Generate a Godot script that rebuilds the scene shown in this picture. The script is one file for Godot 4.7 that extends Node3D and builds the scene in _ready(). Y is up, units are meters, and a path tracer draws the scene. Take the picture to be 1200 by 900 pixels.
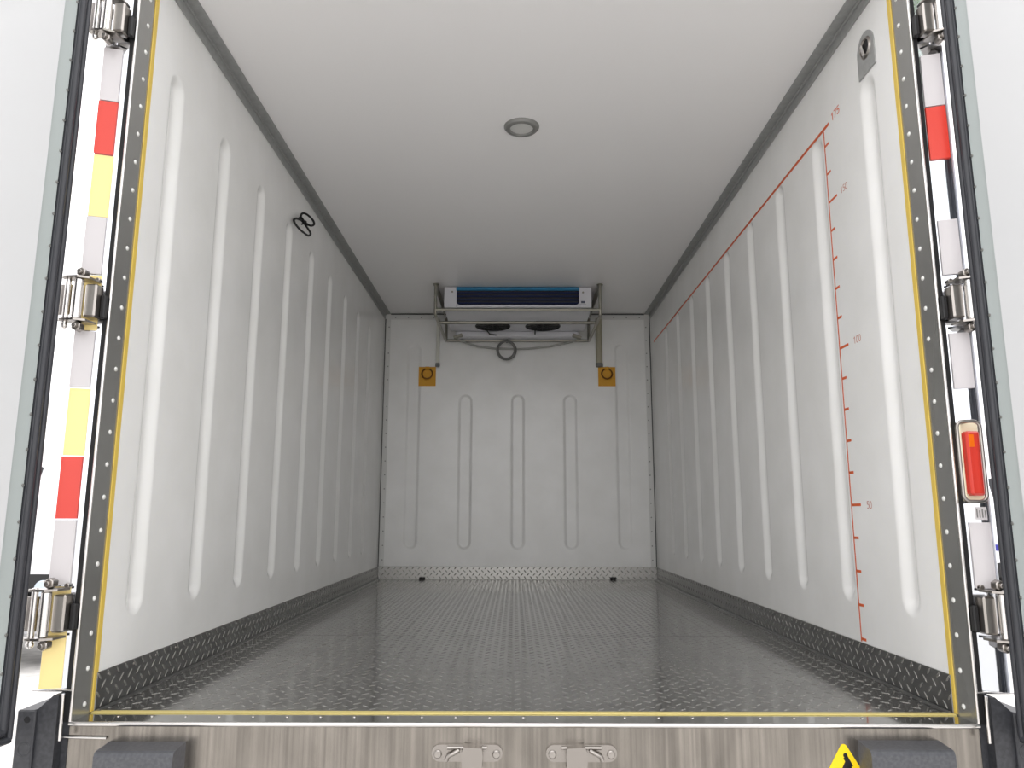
extends Node3D
# Inside of an insulated truck box, seen from the open rear doors. Metres, y up; floor top at y = 0, doorway at z = 0, front wall at z = -L.

const HW := 1.0324      # half the inner width
const H := 2.0154       # inner height
const L := 3.791        # inner length
const GROUND := -1.1

var M := {}
var taken := {}
var rng := RandomNumberGenerator.new()

# ------------------------------------------------------------------ mesh builder
class Mk:
	var v := PackedVector3Array()
	var n := PackedVector3Array()

	func tri(a: Vector3, b: Vector3, c: Vector3, na: Vector3, nb: Vector3, nc: Vector3) -> void:
		var x := (b - a).cross(c - a)
		if x.length_squared() < 1e-18:
			return
		if x.dot(na + nb + nc) > 0.0:
			v.append_array([a, c, b]); n.append_array([na, nc, nb])
		else:
			v.append_array([a, b, c]); n.append_array([na, nb, nc])

	func quad(a: Vector3, b: Vector3, c: Vector3, d: Vector3, na: Vector3, nb: Vector3, nc: Vector3, nd: Vector3) -> void:
		tri(a, b, c, na, nb, nc); tri(a, c, d, na, nc, nd)

	func face(pts: Array, away: Vector3) -> void:   # a flat convex polygon whose front looks away from a point
		var c := Vector3.ZERO
		for q in pts: c += q
		c /= pts.size()
		var m := Vector3.ZERO
		for i in pts.size():
			m += (pts[i] - c).cross(pts[(i + 1) % pts.size()] - c)
		m = m.normalized()
		if m.dot(c - away) < 0.0: m = -m
		for i in range(1, pts.size() - 1):
			tri(pts[0], pts[i], pts[i + 1], m, m, m)

	func obox(t: Transform3D, h: Vector3, bev := 0.0) -> void:   # a chamfered box of half size h
		var o := t.origin
		var b: float = min(bev, min(h.x, min(h.y, h.z)) * 0.49)
		var ax := [t.basis.x, t.basis.y, t.basis.z]
		var hh := [h.x, h.y, h.z]
		for i in 3:
			var j := (i + 1) % 3
			var k := (i + 2) % 3
			for s in [-1.0, 1.0]:
				var p := []
				for q in [[-1, -1], [1, -1], [1, 1], [-1, 1]]:
					p.append(o + ax[i] * s * hh[i] + ax[j] * q[0] * (hh[j] - b) + ax[k] * q[1] * (hh[k] - b))
				face(p, o)
		if b <= 0.0: return
		for i in 3:
			var j := (i + 1) % 3
			var k := (i + 2) % 3
			for sj in [-1.0, 1.0]:
				for sk in [-1.0, 1.0]:
					var p := []
					for q in [[-1, 0], [1, 0], [1, 1], [-1, 1]]:
						p.append(o + ax[i] * q[0] * (hh[i] - b) + ax[j] * sj * (hh[j] - (b if q[1] == 1 else 0.0)) + ax[k] * sk * (hh[k] - (b if q[1] == 0 else 0.0)))
					face(p, o)
		for sx in [-1.0, 1.0]:
			for sy in [-1.0, 1.0]:
				for sz in [-1.0, 1.0]:
					face([o + ax[0] * sx * h.x + ax[1] * sy * (h.y - b) + ax[2] * sz * (h.z - b), o + ax[0] * sx * (h.x - b) + ax[1] * sy * h.y + ax[2] * sz * (h.z - b), o + ax[0] * sx * (h.x - b) + ax[1] * sy * (h.y - b) + ax[2] * sz * h.z], o)

	func box(a: Vector3, b: Vector3, bev := 0.0) -> void:
		obox(Transform3D(Basis(), (a + b) / 2), (b - a).abs() / 2, bev)

	func tube(pts: Array, r: float, sides := 10, closed := false) -> void:
		var cnt := pts.size()
		var rings := []
		var up := Vector3.ZERO
		for i in cnt:
			var d: Vector3
			if closed: d = pts[(i + 1) % cnt] - pts[(i + cnt - 1) % cnt]
			else: d = pts[min(i + 1, cnt - 1)] - pts[max(i - 1, 0)]
			d = d.normalized()
			if up == Vector3.ZERO: up = d.cross(Vector3.UP if abs(d.y) < 0.9 else Vector3.RIGHT).normalized()
			up = (up - d * up.dot(d)).normalized()
			var w := d.cross(up)
			var ring := []
			for k in sides:
				var a := TAU * k / sides
				ring.append(up * cos(a) + w * sin(a))
			rings.append(ring)
		for i in (cnt if closed else cnt - 1):
			var j := (i + 1) % cnt
			for k in sides:
				var l := (k + 1) % sides
				quad(pts[i] + rings[i][k] * r, pts[i] + rings[i][l] * r, pts[j] + rings[j][l] * r, pts[j] + rings[j][k] * r, rings[i][k], rings[i][l], rings[j][l], rings[j][k])
		if not closed:
			for e in [0, cnt - 1]:
				var p := []
				for k in sides: p.append(pts[e] + rings[e][k] * r)
				face(p, pts[1] if e == 0 else pts[cnt - 2])

	func lathe(prof: Array, t: Transform3D, sides := 24) -> void:   # prof: (radius, height) along the y axis of t, upwards on the outside
		for i in prof.size() - 1:
			var a: Vector2 = prof[i]
			var b: Vector2 = prof[i + 1]
			var e := b - a
			var m := Vector2(e.y, -e.x).normalized()
			for k in sides:
				var p := TAU * k / sides
				var q := TAU * (k + 1) / sides
				var P := Vector3(cos(p), 0, sin(p))
				var Q := Vector3(cos(q), 0, sin(q))
				var nP := t.basis * (P * m.x + Vector3.UP * m.y)
				var nQ := t.basis * (Q * m.x + Vector3.UP * m.y)
				quad(t * (P * a.x + Vector3.UP * a.y), t * (Q * a.x + Vector3.UP * a.y), t * (Q * b.x + Vector3.UP * b.y), t * (P * b.x + Vector3.UP * b.y), nP, nQ, nQ, nP)

	func cyl(a: Vector3, b: Vector3, r: float, sides := 16, bev := 0.0) -> void:
		var y := (b - a).normalized()
		var x := y.cross(Vector3.RIGHT if abs(y.x) < 0.9 else Vector3.UP).normalized()
		var hgt := a.distance_to(b)
		lathe([Vector2(0, 0), Vector2(r - bev, 0), Vector2(r, bev), Vector2(r, hgt - bev), Vector2(r - bev, hgt), Vector2(0, hgt)], Transform3D(Basis(x, y, x.cross(y)), a), sides)

	func ring(c: Vector3, axis: Vector3, R: float, r: float, big := 32, sides := 8) -> void:
		var x := axis.cross(Vector3.RIGHT if abs(axis.x) < 0.9 else Vector3.UP).normalized()
		var y := axis.normalized().cross(x)
		var p := []
		for i in big:
			p.append(c + (x * cos(TAU * i / big) + y * sin(TAU * i / big)) * R)
		tube(p, r, sides, true)

	func ball(c: Vector3, r: float, sides := 12) -> void:
		var prof := []
		for i in 9:
			var a := -PI / 2 + PI * i / 8
			prof.append(Vector2(r * cos(a), r * sin(a)))
		lathe(prof, Transform3D(Basis(), c), sides)

	func prism(poly: Array, t: Transform3D, w0: float, w1: float) -> void:   # a polygon in the xy plane of t, from z = w0 to w1
		var pp := PackedVector2Array(poly)
		var idx := Geometry2D.triangulate_polygon(pp)
		var z: Vector3 = t.basis.z.normalized() * signf(w1 - w0)
		for i in range(0, idx.size(), 3):
			for w in [[w0, -z], [w1, z]]:
				tri(t * Vector3(pp[idx[i]].x, pp[idx[i]].y, w[0]), t * Vector3(pp[idx[i + 1]].x, pp[idx[i + 1]].y, w[0]), t * Vector3(pp[idx[i + 2]].x, pp[idx[i + 2]].y, w[0]), w[1], w[1], w[1])
		var turn := -1.0 if Geometry2D.is_polygon_clockwise(pp) else 1.0
		for i in pp.size():
			var a := pp[i]
			var b := pp[(i + 1) % pp.size()]
			var e := (b - a).normalized() * turn
			var m := (t.basis * Vector3(e.y, -e.x, 0)).normalized()
			quad(t * Vector3(a.x, a.y, w0), t * Vector3(b.x, b.y, w0), t * Vector3(b.x, b.y, w1), t * Vector3(a.x, a.y, w1), m, m, m, m)

	func groove(t: Transform3D, half: float, half_len: float, deep: float, flat: float) -> void:   # a pressed groove with round ends: length along y, opening towards z; with the corners round its ends
		var loops := []
		for i in 10:
			var f: float = flat * i / 2.0 if i < 2 else flat + (1.0 - flat) * (i - 2) / 7.0
			var u: float = clamp((f - flat) / (1.0 - flat), 0.0, 1.0)
			var hgt: float = -deep * 0.5 * (1.0 + cos(PI * u))
			var slope: float = -deep * 0.5 * PI / ((1.0 - flat) * half) * sin(PI * u)
			var lp := []
			for side in [1.0, -1.0]:
				for k in 17:
					var a := PI * k / 16.0 if side > 0 else PI + PI * k / 16.0
					var d := Vector2(cos(a), sin(a))
					lp.append([t * Vector3(d.x * half * f, d.y * half * f + side * (half_len - half), hgt), (t.basis * Vector3(d.x * slope, d.y * slope, 1.0)).normalized()])
			loops.append(lp)
		for i in loops.size() - 1:
			var A: Array = loops[i]
			var B: Array = loops[i + 1]
			for k in A.size():
				var l := (k + 1) % A.size()
				quad(A[k][0], A[l][0], B[l][0], B[k][0], A[k][1], A[l][1], B[l][1], B[k][1])
		var m := t.basis.z.normalized()
		for side in [1.0, -1.0]:
			for k in 16:
				var p := half * Vector2(cos(PI * k / 16.0), sin(PI * k / 16.0))
				var q := half * Vector2(cos(PI * (k + 1) / 16.0), sin(PI * (k + 1) / 16.0))
				var y0: float = side * (half_len - half)
				quad(t * Vector3(p.x, y0 + side * p.y, 0), t * Vector3(q.x, y0 + side * q.y, 0), t * Vector3(q.x, side * half_len, 0), t * Vector3(p.x, side * half_len, 0), m, m, m, m)

	func skin(t: Transform3D, u0: float, u1: float, v0: float, v1: float, slots: Array) -> void:   # a flat sheet in the xy plane of t with upright slots [u, half, bottom, top] left open
		var m := t.basis.z.normalized()
		var rects := []
		var at := u0
		for c in slots:
			rects.append([at, c[0] - c[1], v0, v1])
			rects.append([c[0] - c[1], c[0] + c[1], v0, c[2]])
			rects.append([c[0] - c[1], c[0] + c[1], c[3], v1])
			at = c[0] + c[1]
		rects.append([at, u1, v0, v1])
		for q in rects:
			quad(t * Vector3(q[0], q[2], 0), t * Vector3(q[1], q[2], 0), t * Vector3(q[1], q[3], 0), t * Vector3(q[0], q[3], 0), m, m, m, m)

	func mesh(off := Vector3.ZERO) -> ArrayMesh:
		var vv := v
		if off != Vector3.ZERO:
			for i in vv.size(): vv[i] -= off
		var arr := []
		arr.resize(Mesh.ARRAY_MAX)
		arr[Mesh.ARRAY_VERTEX] = vv
		arr[Mesh.ARRAY_NORMAL] = n
		var m := ArrayMesh.new()
		m.add_surface_from_arrays(Mesh.PRIMITIVE_TRIANGLES, arr)
		return m

	func bottom() -> Vector3:
		var lo := v[0]
		var hi := v[0]
		for q in v:
			lo = lo.min(q); hi = hi.max(q)
		return Vector3((lo.x + hi.x) / 2, lo.y, (lo.z + hi.z) / 2)

# ------------------------------------------------------------------ scene helpers
func numbered(called: String) -> String:
	if not taken.has(called):
		taken[called] = 0
		return called
	taken[called] += 1
	return "%s_%03d" % [called, taken[called]]

func tag(o: Node, label: String, category: String, group := "", kind := "") -> void:
	o.set_meta("label", label); o.set_meta("category", category)
	if group != "": o.set_meta("group", group)
	if kind != "": o.set_meta("kind", kind)

func thing(called: String, label: String, category: String, at: Vector3, group := "", kind := "") -> Node3D:
	var o := Node3D.new()
	o.name = called if kind == "structure" else numbered(called)
	add_child(o, true)
	o.position = at
	tag(o, label, category, group, kind)
	return o

func solo(called: String, k: Mk, m: Material, label: String, category: String, group := "", kind := "") -> MeshInstance3D:   # a thing that is one mesh
	var o := MeshInstance3D.new()
	var c := k.bottom()
	o.mesh = k.mesh(c); o.material_override = m
	o.name = called if kind == "structure" else numbered(called)
	add_child(o, true)
	o.position = c
	tag(o, label, category, group, kind)
	return o

func origin(o: Node3D) -> Vector3:
	var p := Vector3.ZERO
	var q = o
	while q != self:
		p += q.position; q = q.get_parent()
	return p

func part(called: String, k: Mk, m: Material, parent: Node3D) -> MeshInstance3D:   # built in world coordinates, stored in the parent's
	var o := MeshInstance3D.new()
	o.mesh = k.mesh(origin(parent)); o.material_override = m
	o.name = called
	parent.add_child(o, true)
	return o

func copies(called: String, mesh: Mesh, m: Material, parent: Node3D, places: Array) -> void:   # alike small parts that share one mesh
	for t in places:
		var o := MeshInstance3D.new()
		o.mesh = mesh; o.material_override = m; o.name = called
		var tt: Transform3D = t
		tt.origin -= origin(parent)
		o.transform = tt
		parent.add_child(o, true)

func noise_tex(seed_: int, freq: float, lo: Color, hi: Color, size := 512, normal := false, octaves := 4) -> NoiseTexture2D:
	var f := FastNoiseLite.new()
	f.seed = seed_; f.frequency = freq; f.fractal_octaves = octaves
	var t := NoiseTexture2D.new()
	t.width = size; t.height = size; t.seamless = true; t.noise = f
	if normal:
		t.as_normal_map = true; t.bump_strength = 2.0
	else:
		var g := Gradient.new()
		g.set_color(0, lo); g.set_color(1, hi)
		t.color_ramp = g
	return t

func mat(c: Color, rough: float, metal := 0.0, spec := 0.5) -> StandardMaterial3D:
	var m := StandardMaterial3D.new()
	m.albedo_color = c; m.roughness = rough; m.metallic = metal; m.metallic_specular = spec
	return m

func textured(m: StandardMaterial3D, tex: Texture2D, scale: Vector3, rough_tex: Texture2D = null) -> StandardMaterial3D:
	m.uv1_triplanar = true; m.uv1_world_triplanar = true; m.uv1_scale = scale
	if tex: m.albedo_texture = tex
	if rough_tex: m.roughness_texture = rough_tex
	return m

func materials() -> void:
	M.panel = textured(mat(Color(0.95, 0.95, 0.945), 0.2), noise_tex(3, 0.01, Color(0.965, 0.965, 0.96), Color(1, 1, 1)), Vector3(0.6, 0.6, 0.6))
	M.ceil = mat(Color(0.965, 0.96, 0.96), 0.28)
	M.door_white = mat(Color(0.84, 0.845, 0.85), 0.12)
	M.door_strip = mat(Color(0.70, 0.73, 0.725), 0.35)
	M.tread = textured(mat(Color(0.655, 0.65, 0.64), 0.13, 0.9), noise_tex(9, 0.012, Color(0.86, 0.86, 0.86), Color(1, 1, 1)), Vector3(0.9, 0.9, 0.9))
	M.kick = textured(mat(Color(0.58, 0.58, 0.575), 0.3, 0.85), noise_tex(10, 0.015, Color(0.85, 0.85, 0.85), Color(1, 1, 1)), Vector3(1.2, 1.2, 1.2))
	M.kick_light = mat(Color(0.60, 0.595, 0.58), 0.32, 0.85)
	M.bar = mat(Color(0.72, 0.715, 0.70), 0.2, 0.75)
	M.trim = textured(mat(Color(0.68, 0.685, 0.68), 0.45, 0.3), noise_tex(12, 0.03, Color(0.9, 0.9, 0.9), Color(1, 1, 1)), Vector3(2, 2, 2))
	M.strip = mat(Color(0.84, 0.84, 0.83), 0.35)
	M.seam = mat(Color(0.30, 0.30, 0.30), 0.5)
	M.bezel = mat(Color(0.56, 0.56, 0.55), 0.4, 0.4)
	M.mirror = mat(Color(0.80, 0.80, 0.79), 0.08, 1.0)
	M.jamb = mat(Color(0.66, 0.66, 0.65), 0.2, 0.7)
	M.pillar = mat(Color(0.86, 0.875, 0.90), 0.07, 1.0)
	M.bright = mat(Color(0.88, 0.87, 0.86), 0.2, 1.0)
	M.steel = mat(Color(0.66, 0.64, 0.62), 0.3, 1.0)
	M.keeper = mat(Color(0.62, 0.60, 0.58), 0.22, 0.95)
	M.cage = mat(Color(0.60, 0.59, 0.55), 0.3, 0.9)
	M.screw = mat(Color(0.93, 0.93, 0.92), 0.35, 0.3)
	M.rivet = mat(Color(0.55, 0.55, 0.54), 0.4, 0.6)
	M.rubber = textured(mat(Color(0.25, 0.255, 0.27), 0.5), noise_tex(21, 0.03, Color(0.7, 0.7, 0.72), Color(1, 1, 1)), Vector3(4, 4, 4))
	M.bumper = textured(mat(Color(0.36, 0.365, 0.38), 0.38), noise_tex(22, 0.04, Color(0.75, 0.75, 0.77), Color(1, 1, 1)), Vector3(4, 4, 4))
	M.black = mat(Color(0.05, 0.05, 0.06), 0.5)
	M.gasket = mat(Color(0.20, 0.205, 0.225), 0.42)
	M.yellow = mat(Color(0.86, 0.74, 0.34), 0.45)
	M.reflection_yellow = mat(Color(0.97, 0.88, 0.60), 0.35)  # colour of the yellow reflection painted on the left post
	M.orange = mat(Color(0.82, 0.36, 0.16), 0.5)
	M.faded = mat(Color(0.72, 0.52, 0.47), 0.5)
	M.red = mat(Color(0.84, 0.25, 0.20), 0.25)
	M.white_refl = mat(Color(0.80, 0.785, 0.79), 0.3)
	M.housing = mat(Color(0.88, 0.88, 0.90), 0.35)
	M.navy = mat(Color(0.015, 0.04, 0.10), 0.2)
	M.louvre = mat(Color(0.02, 0.09, 0.27), 0.4, 0.0, 0.3)
	M.film = mat(Color(0.16, 0.50, 0.68), 0.18)
	M.hose = mat(Color(0.46, 0.46, 0.45), 0.45)
	M.clear_hose = mat(Color(0.66, 0.66, 0.64), 0.35)
	M.conduit = mat(Color(0.86, 0.86, 0.82), 0.4)
	M.conduit_old = mat(Color(0.66, 0.64, 0.56), 0.5)
	M.plate = mat(Color(0.86, 0.62, 0.10), 0.5)
	M.brown = mat(Color(0.50, 0.33, 0.10), 0.4, 0.5)
	M.concrete = textured(mat(Color(0.86, 0.85, 0.835), 0.9), noise_tex(31, 0.02, Color(0.84, 0.84, 0.84), Color(1, 1, 1), 1024), Vector3(0.25, 0.25, 0.25))
	# the rear beam: brushed stainless with grey streaks of dirt running down
	var im := Image.create(512, 256, false, Image.FORMAT_RGB8)
	var nz := FastNoiseLite.new()
	nz.seed = 5; nz.frequency = 0.05
	for x in 512:
		var a := nz.get_noise_1d(x * 5.0) * 0.6 + nz.get_noise_1d(x * 0.6 + 900) * 0.3
		for y in 256:
			var c: float = clamp(0.80 + 0.20 * a + 0.08 * nz.get_noise_2d(x * 0.8, y * 0.2), 0.3, 1.0)
			im.set_pixel(x, y, Color(c, c * 0.985, c * 0.96))
	var tx := ImageTexture.create_from_image(im)
	M.beam = textured(mat(Color(0.68, 0.665, 0.65), 0.24, 0.95), tx, Vector3(0.8, 2.0, 0.8))
	M.bark = textured(mat(Color(0.36, 0.30, 0.25), 0.9), noise_tex(41, 0.05, Color(0.6, 0.6, 0.6), Color(1, 1, 1)), Vector3(2, 1, 2))
	M.leaf = mat(Color(0.27, 0.42, 0.14), 0.5)
	M.leaf.cull_mode = BaseMaterial3D.CULL_DISABLED
	M.leaf.backlight_enabled = true; M.leaf.backlight = Color(0.2, 0.3, 0.08)
	M.truck_white = mat(Color(0.92, 0.92, 0.93), 0.3)
	M.truck_grey = mat(Color(0.62, 0.62, 0.63), 0.5)
	M.truck_blue = mat(Color(0.16, 0.16, 0.55), 0.4)
	M.lens = mat(Color(0.72, 0.76, 0.80), 0.1)
	M.glass = mat(Color(0.06, 0.08, 0.10), 0.05)

# ------------------------------------------------------------------ the scene
func _ready() -> void:
	rng.seed = 77
	# camera, sky, exposure
	var cam := Camera3D.new()
	cam.name = "camera"
	cam.fov = 54.068; cam.near = 0.02; cam.far = 400.0
	cam.transform = Transform3D(Basis(Vector3(0.999993, 0.001767, -0.003314), Vector3(-0.001172, 0.98514, 0.171747), Vector3(0.003568, -0.171742, 0.985136)).orthonormalized(), Vector3(-0.02073, 0.46679, 1.90671))
	add_child(cam)
	cam.current = true
	var env := Environment.new()
	var sm := ProceduralSkyMaterial.new()
	sm.sky_top_color = Color(0.99, 0.985, 0.99); sm.sky_horizon_color = Color(1.0, 0.995, 0.995)
	sm.sky_curve = 0.12
	sm.ground_bottom_color = Color(0.7, 0.7, 0.69); sm.ground_horizon_color = Color(0.9, 0.9, 0.9)
	var sky := Sky.new()
	sky.sky_material = sm
	env.background_mode = Environment.BG_SKY
	env.sky = sky
	env.background_energy_multiplier = 1.0
	env.tonemap_mode = Environment.TONE_MAPPER_LINEAR
	env.tonemap_exposure = 2.5
	env.sdfgi_enabled = true; env.ssao_enabled = true; env.ssil_enabled = true
	var we := WorldEnvironment.new()
	we.name = "world_environment"
	we.environment = env
	add_child(we)
	materials()
	shell()
	doorway()
	for s in [-1.0, 1.0]: rear_door(s)
	ground_and_yard()
	markings()
	cooling_unit()
	fittings()
	rear_fittings()

func xf(x: Vector3, y: Vector3, z: Vector3, o: Vector3) -> Transform3D:
	return Transform3D(Basis(x, y, z), o)

func side_name(s: float) -> String:
	return "left" if s < 0 else "right"

func tread_field(parent: Node3D, o: Vector3, u: Vector3, w: Vector3, up: Vector3, lu: float, lw: float, pitch := 0.05) -> void:
	# crossed tear marks of tread plate: two directions, 5 cm apart each
	var k := Mk.new()
	var a := [Vector3(-0.0135, 0, 0), Vector3(-0.005, 0, 0.0034), Vector3(0.005, 0, 0.0034), Vector3(0.0135, 0, 0), Vector3(0.005, 0, -0.0034), Vector3(-0.005, 0, -0.0034)]
	var ridge := [Vector3(-0.008, 0.0014, 0), Vector3(0.008, 0.0014, 0)]
	var mid := Vector3(0, -0.002, 0)
	k.face([a[0], a[1], ridge[0]], mid); k.face([a[0], a[5], ridge[0]], mid)
	k.face([a[3], a[2], ridge[1]], mid); k.face([a[3], a[4], ridge[1]], mid)
	k.face([a[1], a[2], ridge[1], ridge[0]], mid); k.face([a[5], a[4], ridge[1], ridge[0]], mid)
	var places := []
	var b0 := Basis(u, up, w)
	var nu := int(lu / pitch)
	var nw := int(lw / pitch)
	for i in nu:
		for j in nw:
			for q in [0.0, 0.5]:
				var p: Vector3 = o + u * ((i + 0.27 + q) * lu / nu) + w * ((j + 0.27 + q) * lw / nw)
				places.append(Transform3D(b0 * Basis(Vector3.UP, PI / 4 if q == 0.0 else -PI / 4), p - origin(parent)))
	var mm := MultiMesh.new()
	mm.transform_format = MultiMesh.TRANSFORM_3D
	mm.mesh = k.mesh()
	mm.instance_count = places.size()
	for i in places.size(): mm.set_instance_transform(i, places[i])
	var mi := MultiMeshInstance3D.new()
	mi.multimesh = mm; mi.material_override = M.bar; mi.name = "tread_marks"
	mi.set_meta("kind", "stuff")
	parent.add_child(mi, true)

func shell() -> void:
	var k := Mk.new()
	k.box(Vector3(-1.105, -0.14, -3.88), Vector3(1.105, -0.004, -0.001))
	var fl := solo("floor", k, M.kick, "grey checker plate floor of the truck box between white walls", "floor", "", "structure")
	var cuts := [-0.0, -1.177, -2.363, -L]
	for i in 3:
		k = Mk.new()
		k.box(Vector3(-HW, -0.004, cuts[i + 1] + 0.002), Vector3(HW, 0, cuts[i] - 0.002), 0.0015)
		var pl := part("floor_plate", k, M.tread, fl)
		tread_field(pl, Vector3(-HW, 0, cuts[i + 1] + 0.002), Vector3(1, 0, 0), Vector3(0, 0, 1), Vector3.UP, 2 * HW, cuts[i] - cuts[i + 1] - 0.004)
	k = Mk.new()
	k.box(Vector3(-1.105, H, -3.88), Vector3(1.105, 2.10, -0.001))
	solo("ceiling", k, M.ceil, "smooth white ceiling of the truck box above the cooling unit", "ceiling", "", "structure")
	for s in [-1.0, 1.0]:
		k = Mk.new()
		k.box(Vector3(s * (HW + 0.024), -0.004, -L), Vector3(s * 1.105, H, -0.001))
		var wt := xf(Vector3(0, 0, 1), Vector3.UP, Vector3(-s, 0, 0), Vector3(s * HW, 0, 0))
		var slots := []
		for i in range(8, -1, -1): slots.append([-0.163 - 0.379 * i, 0.051, 0.20, 1.768])
		k.skin(wt, -L, -0.0, -0.004, H, slots)
		var w := solo("wall_" + side_name(s), k, M.panel, "white grooved %s side wall of the truck box, %s" % [side_name(s), "with a black cable coil" if s < 0 else "with an orange load line"], "wall", "", "structure")
		for c in slots:
			k = Mk.new()
			k.groove(wt * Transform3D(Basis(), Vector3(c[0], 0.984, 0)), 0.051, 0.784, 0.0165, 0.05)
			part("groove", k, M.panel, w)
		# kick plate of tread plate with screws along its top edge
		var b := thing("baseboard_" + side_name(s), "grey tread plate kick strip along the foot of the %s wall" % side_name(s), "baseboard", Vector3(s * HW, 0, -L / 2), "", "structure")
		for seg in [[-0.002, -2.37], [-2.373, -L + 0.006]]:
			k = Mk.new()
			k.box(Vector3(s * HW, 0.0, seg[1]), Vector3(s * (HW - 0.005), 0.090, seg[0]), 0.002)
			var pl := part("kick_plate", k, M.kick, b)
			tread_field(pl, Vector3(s * (HW - 0.005), 0.004, seg[1]), Vector3(0, 0, 1), Vector3(0, 1, 0), Vector3(-s, 0, 0), seg[0] - seg[1], 0.086, 0.043)
		k = Mk.new()
		k.tube([Vector3(s * (HW - 0.012), 0.002, -0.004), Vector3(s * (HW - 0.012), 0.002, -L + 0.01)], 0.005, 8)
		part("corner_bead", k, M.kick, b)
		k = Mk.new()
		k.cyl(Vector3(0, 0, 0), Vector3(-s * 0.002, 0, 0), 0.0033, 8, 0.0008)
		var places := []
		for i in 30: places.append(Transform3D(Basis(), Vector3(s * (HW - 0.005), 0.079, -0.05 - 0.125 * i)))
		copies("screw", k.mesh(), M.bright, b, places)
		# angle trim where wall and ceiling meet
		k = Mk.new()
		k.box(Vector3(s * HW, H - 0.044, -L), Vector3(s * (HW - 0.004), H, -0.001), 0.001)
		k.box(Vector3(s * (HW - 0.004), H - 0.004, -L), Vector3(s * (HW - 0.044), H, -0.001), 0.001)
		var t := solo("trim_1" if s < 0 else "trim_2", k, M.trim, "grey metal angle trim between the ceiling and the %s wall" % side_name(s), "trim", "", "structure")
		k = Mk.new()
		k.tube([Vector3(s * (HW - 0.006), H - 0.006, -0.002), Vector3(s * (HW - 0.006), H - 0.006, -L + 0.002)], 0.005, 8)
		part("corner_bead", k, M.trim, t)
	# front wall with five grooves
	k = Mk.new()
	k.box(Vector3(-1.105, -0.004, -L - 0.016), Vector3(1.105, H, -3.88))
	var ft := xf(Vector3.RIGHT, Vector3.UP, Vector3.BACK, Vector3(0, 0, -L))
	var fs := []
	for i in 5: fs.append([-0.797 + 0.4 * i, 0.058, 0.21, 1.782 if i == 0 or i == 4 else 1.382])
	k.skin(ft, -HW - 0.01, HW + 0.01, -0.004, H, fs)
	var bw := solo("wall_front", k, M.panel, "white front wall of the truck box with five upright grooves under the cooling unit", "wall", "", "structure")
	for c in fs:
		k = Mk.new()
		k.groove(ft * Transform3D(Basis(), Vector3(c[0], (c[2] + c[3]) / 2, 0)), 0.058, (c[3] - c[2]) / 2, 0.009, 0.55)
		part("groove", k, M.panel, bw)
	var bb := thing("baseboard_front", "bright tread plate kick strip along the foot of the front wall", "baseboard", Vector3(0, 0, -L), "", "structure")
	k = Mk.new()
	k.box(Vector3(-HW + 0.006, 0, -L), Vector3(HW - 0.006, 0.093, -L + 0.006), 0.002)
	var pb := part("kick_plate", k, M.kick_light, bb)
	tread_field(pb, Vector3(-HW + 0.006, 0.004, -L + 0.006), Vector3.RIGHT, Vector3.UP, Vector3.BACK, 2 * HW - 0.012, 0.088, 0.044)
	# riveted strips in the front corners and under the ceiling
	k = Mk.new()
	k.cyl(Vector3.ZERO, Vector3(0, 0, 0.003), 0.005, 8, 0.001)
	var rv := k.mesh()
	for s in [-1.0, 1.0]:
		k = Mk.new()
		k.box(Vector3(s * HW, 0.093, -L), Vector3(s * (HW - 0.046), H - 0.006, -L + 0.003), 0.001)
		k.box(Vector3(s * HW, 0.093, -L + 0.003), Vector3(s * (HW - 0.003), H - 0.044, -L + 0.02), 0.001)
		var t := solo("trim_3" if s < 0 else "trim_4", k, M.strip, "riveted upright corner strip between the front wall and the %s wall" % side_name(s), "trim", "", "structure")
		var places := []
		for i in 18: places.append(Transform3D(Basis(), Vector3(s * (HW - 0.034), 0.14 + 0.104 * i, -L + 0.003)))
		copies("rivet", rv, M.rivet, t, places)
		k = Mk.new()
		k.tube([Vector3(s * (HW - 0.004), 0.093, -L + 0.006), Vector3(s * (HW - 0.004), H - 0.044, -L + 0.006)], 0.0055, 8)
		part("corner_bead", k, M.seam, t)
	k = Mk.new()
	k.box(Vector3(-HW + 0.046, H - 0.046, -L), Vector3(HW - 0.046, H, -L + 0.003), 0.001)
	var tt := solo("trim_5", k, M.strip, "riveted strip across the front wall right under the ceiling", "trim", "", "structure")
	var pp := []
	for i in 20: pp.append(Transform3D(Basis(), Vector3(-0.95 + 0.1 * i, H - 0.03, -L + 0.003)))
	copies("rivet", rv, M.rivet, tt, pp)
	k = Mk.new()
	k.tube([Vector3(-HW + 0.046, H - 0.004, -L + 0.006), Vector3(HW - 0.046, H - 0.004, -L + 0.006)], 0.0055, 8)
	part("corner_bead", k, M.seam, tt)

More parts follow.
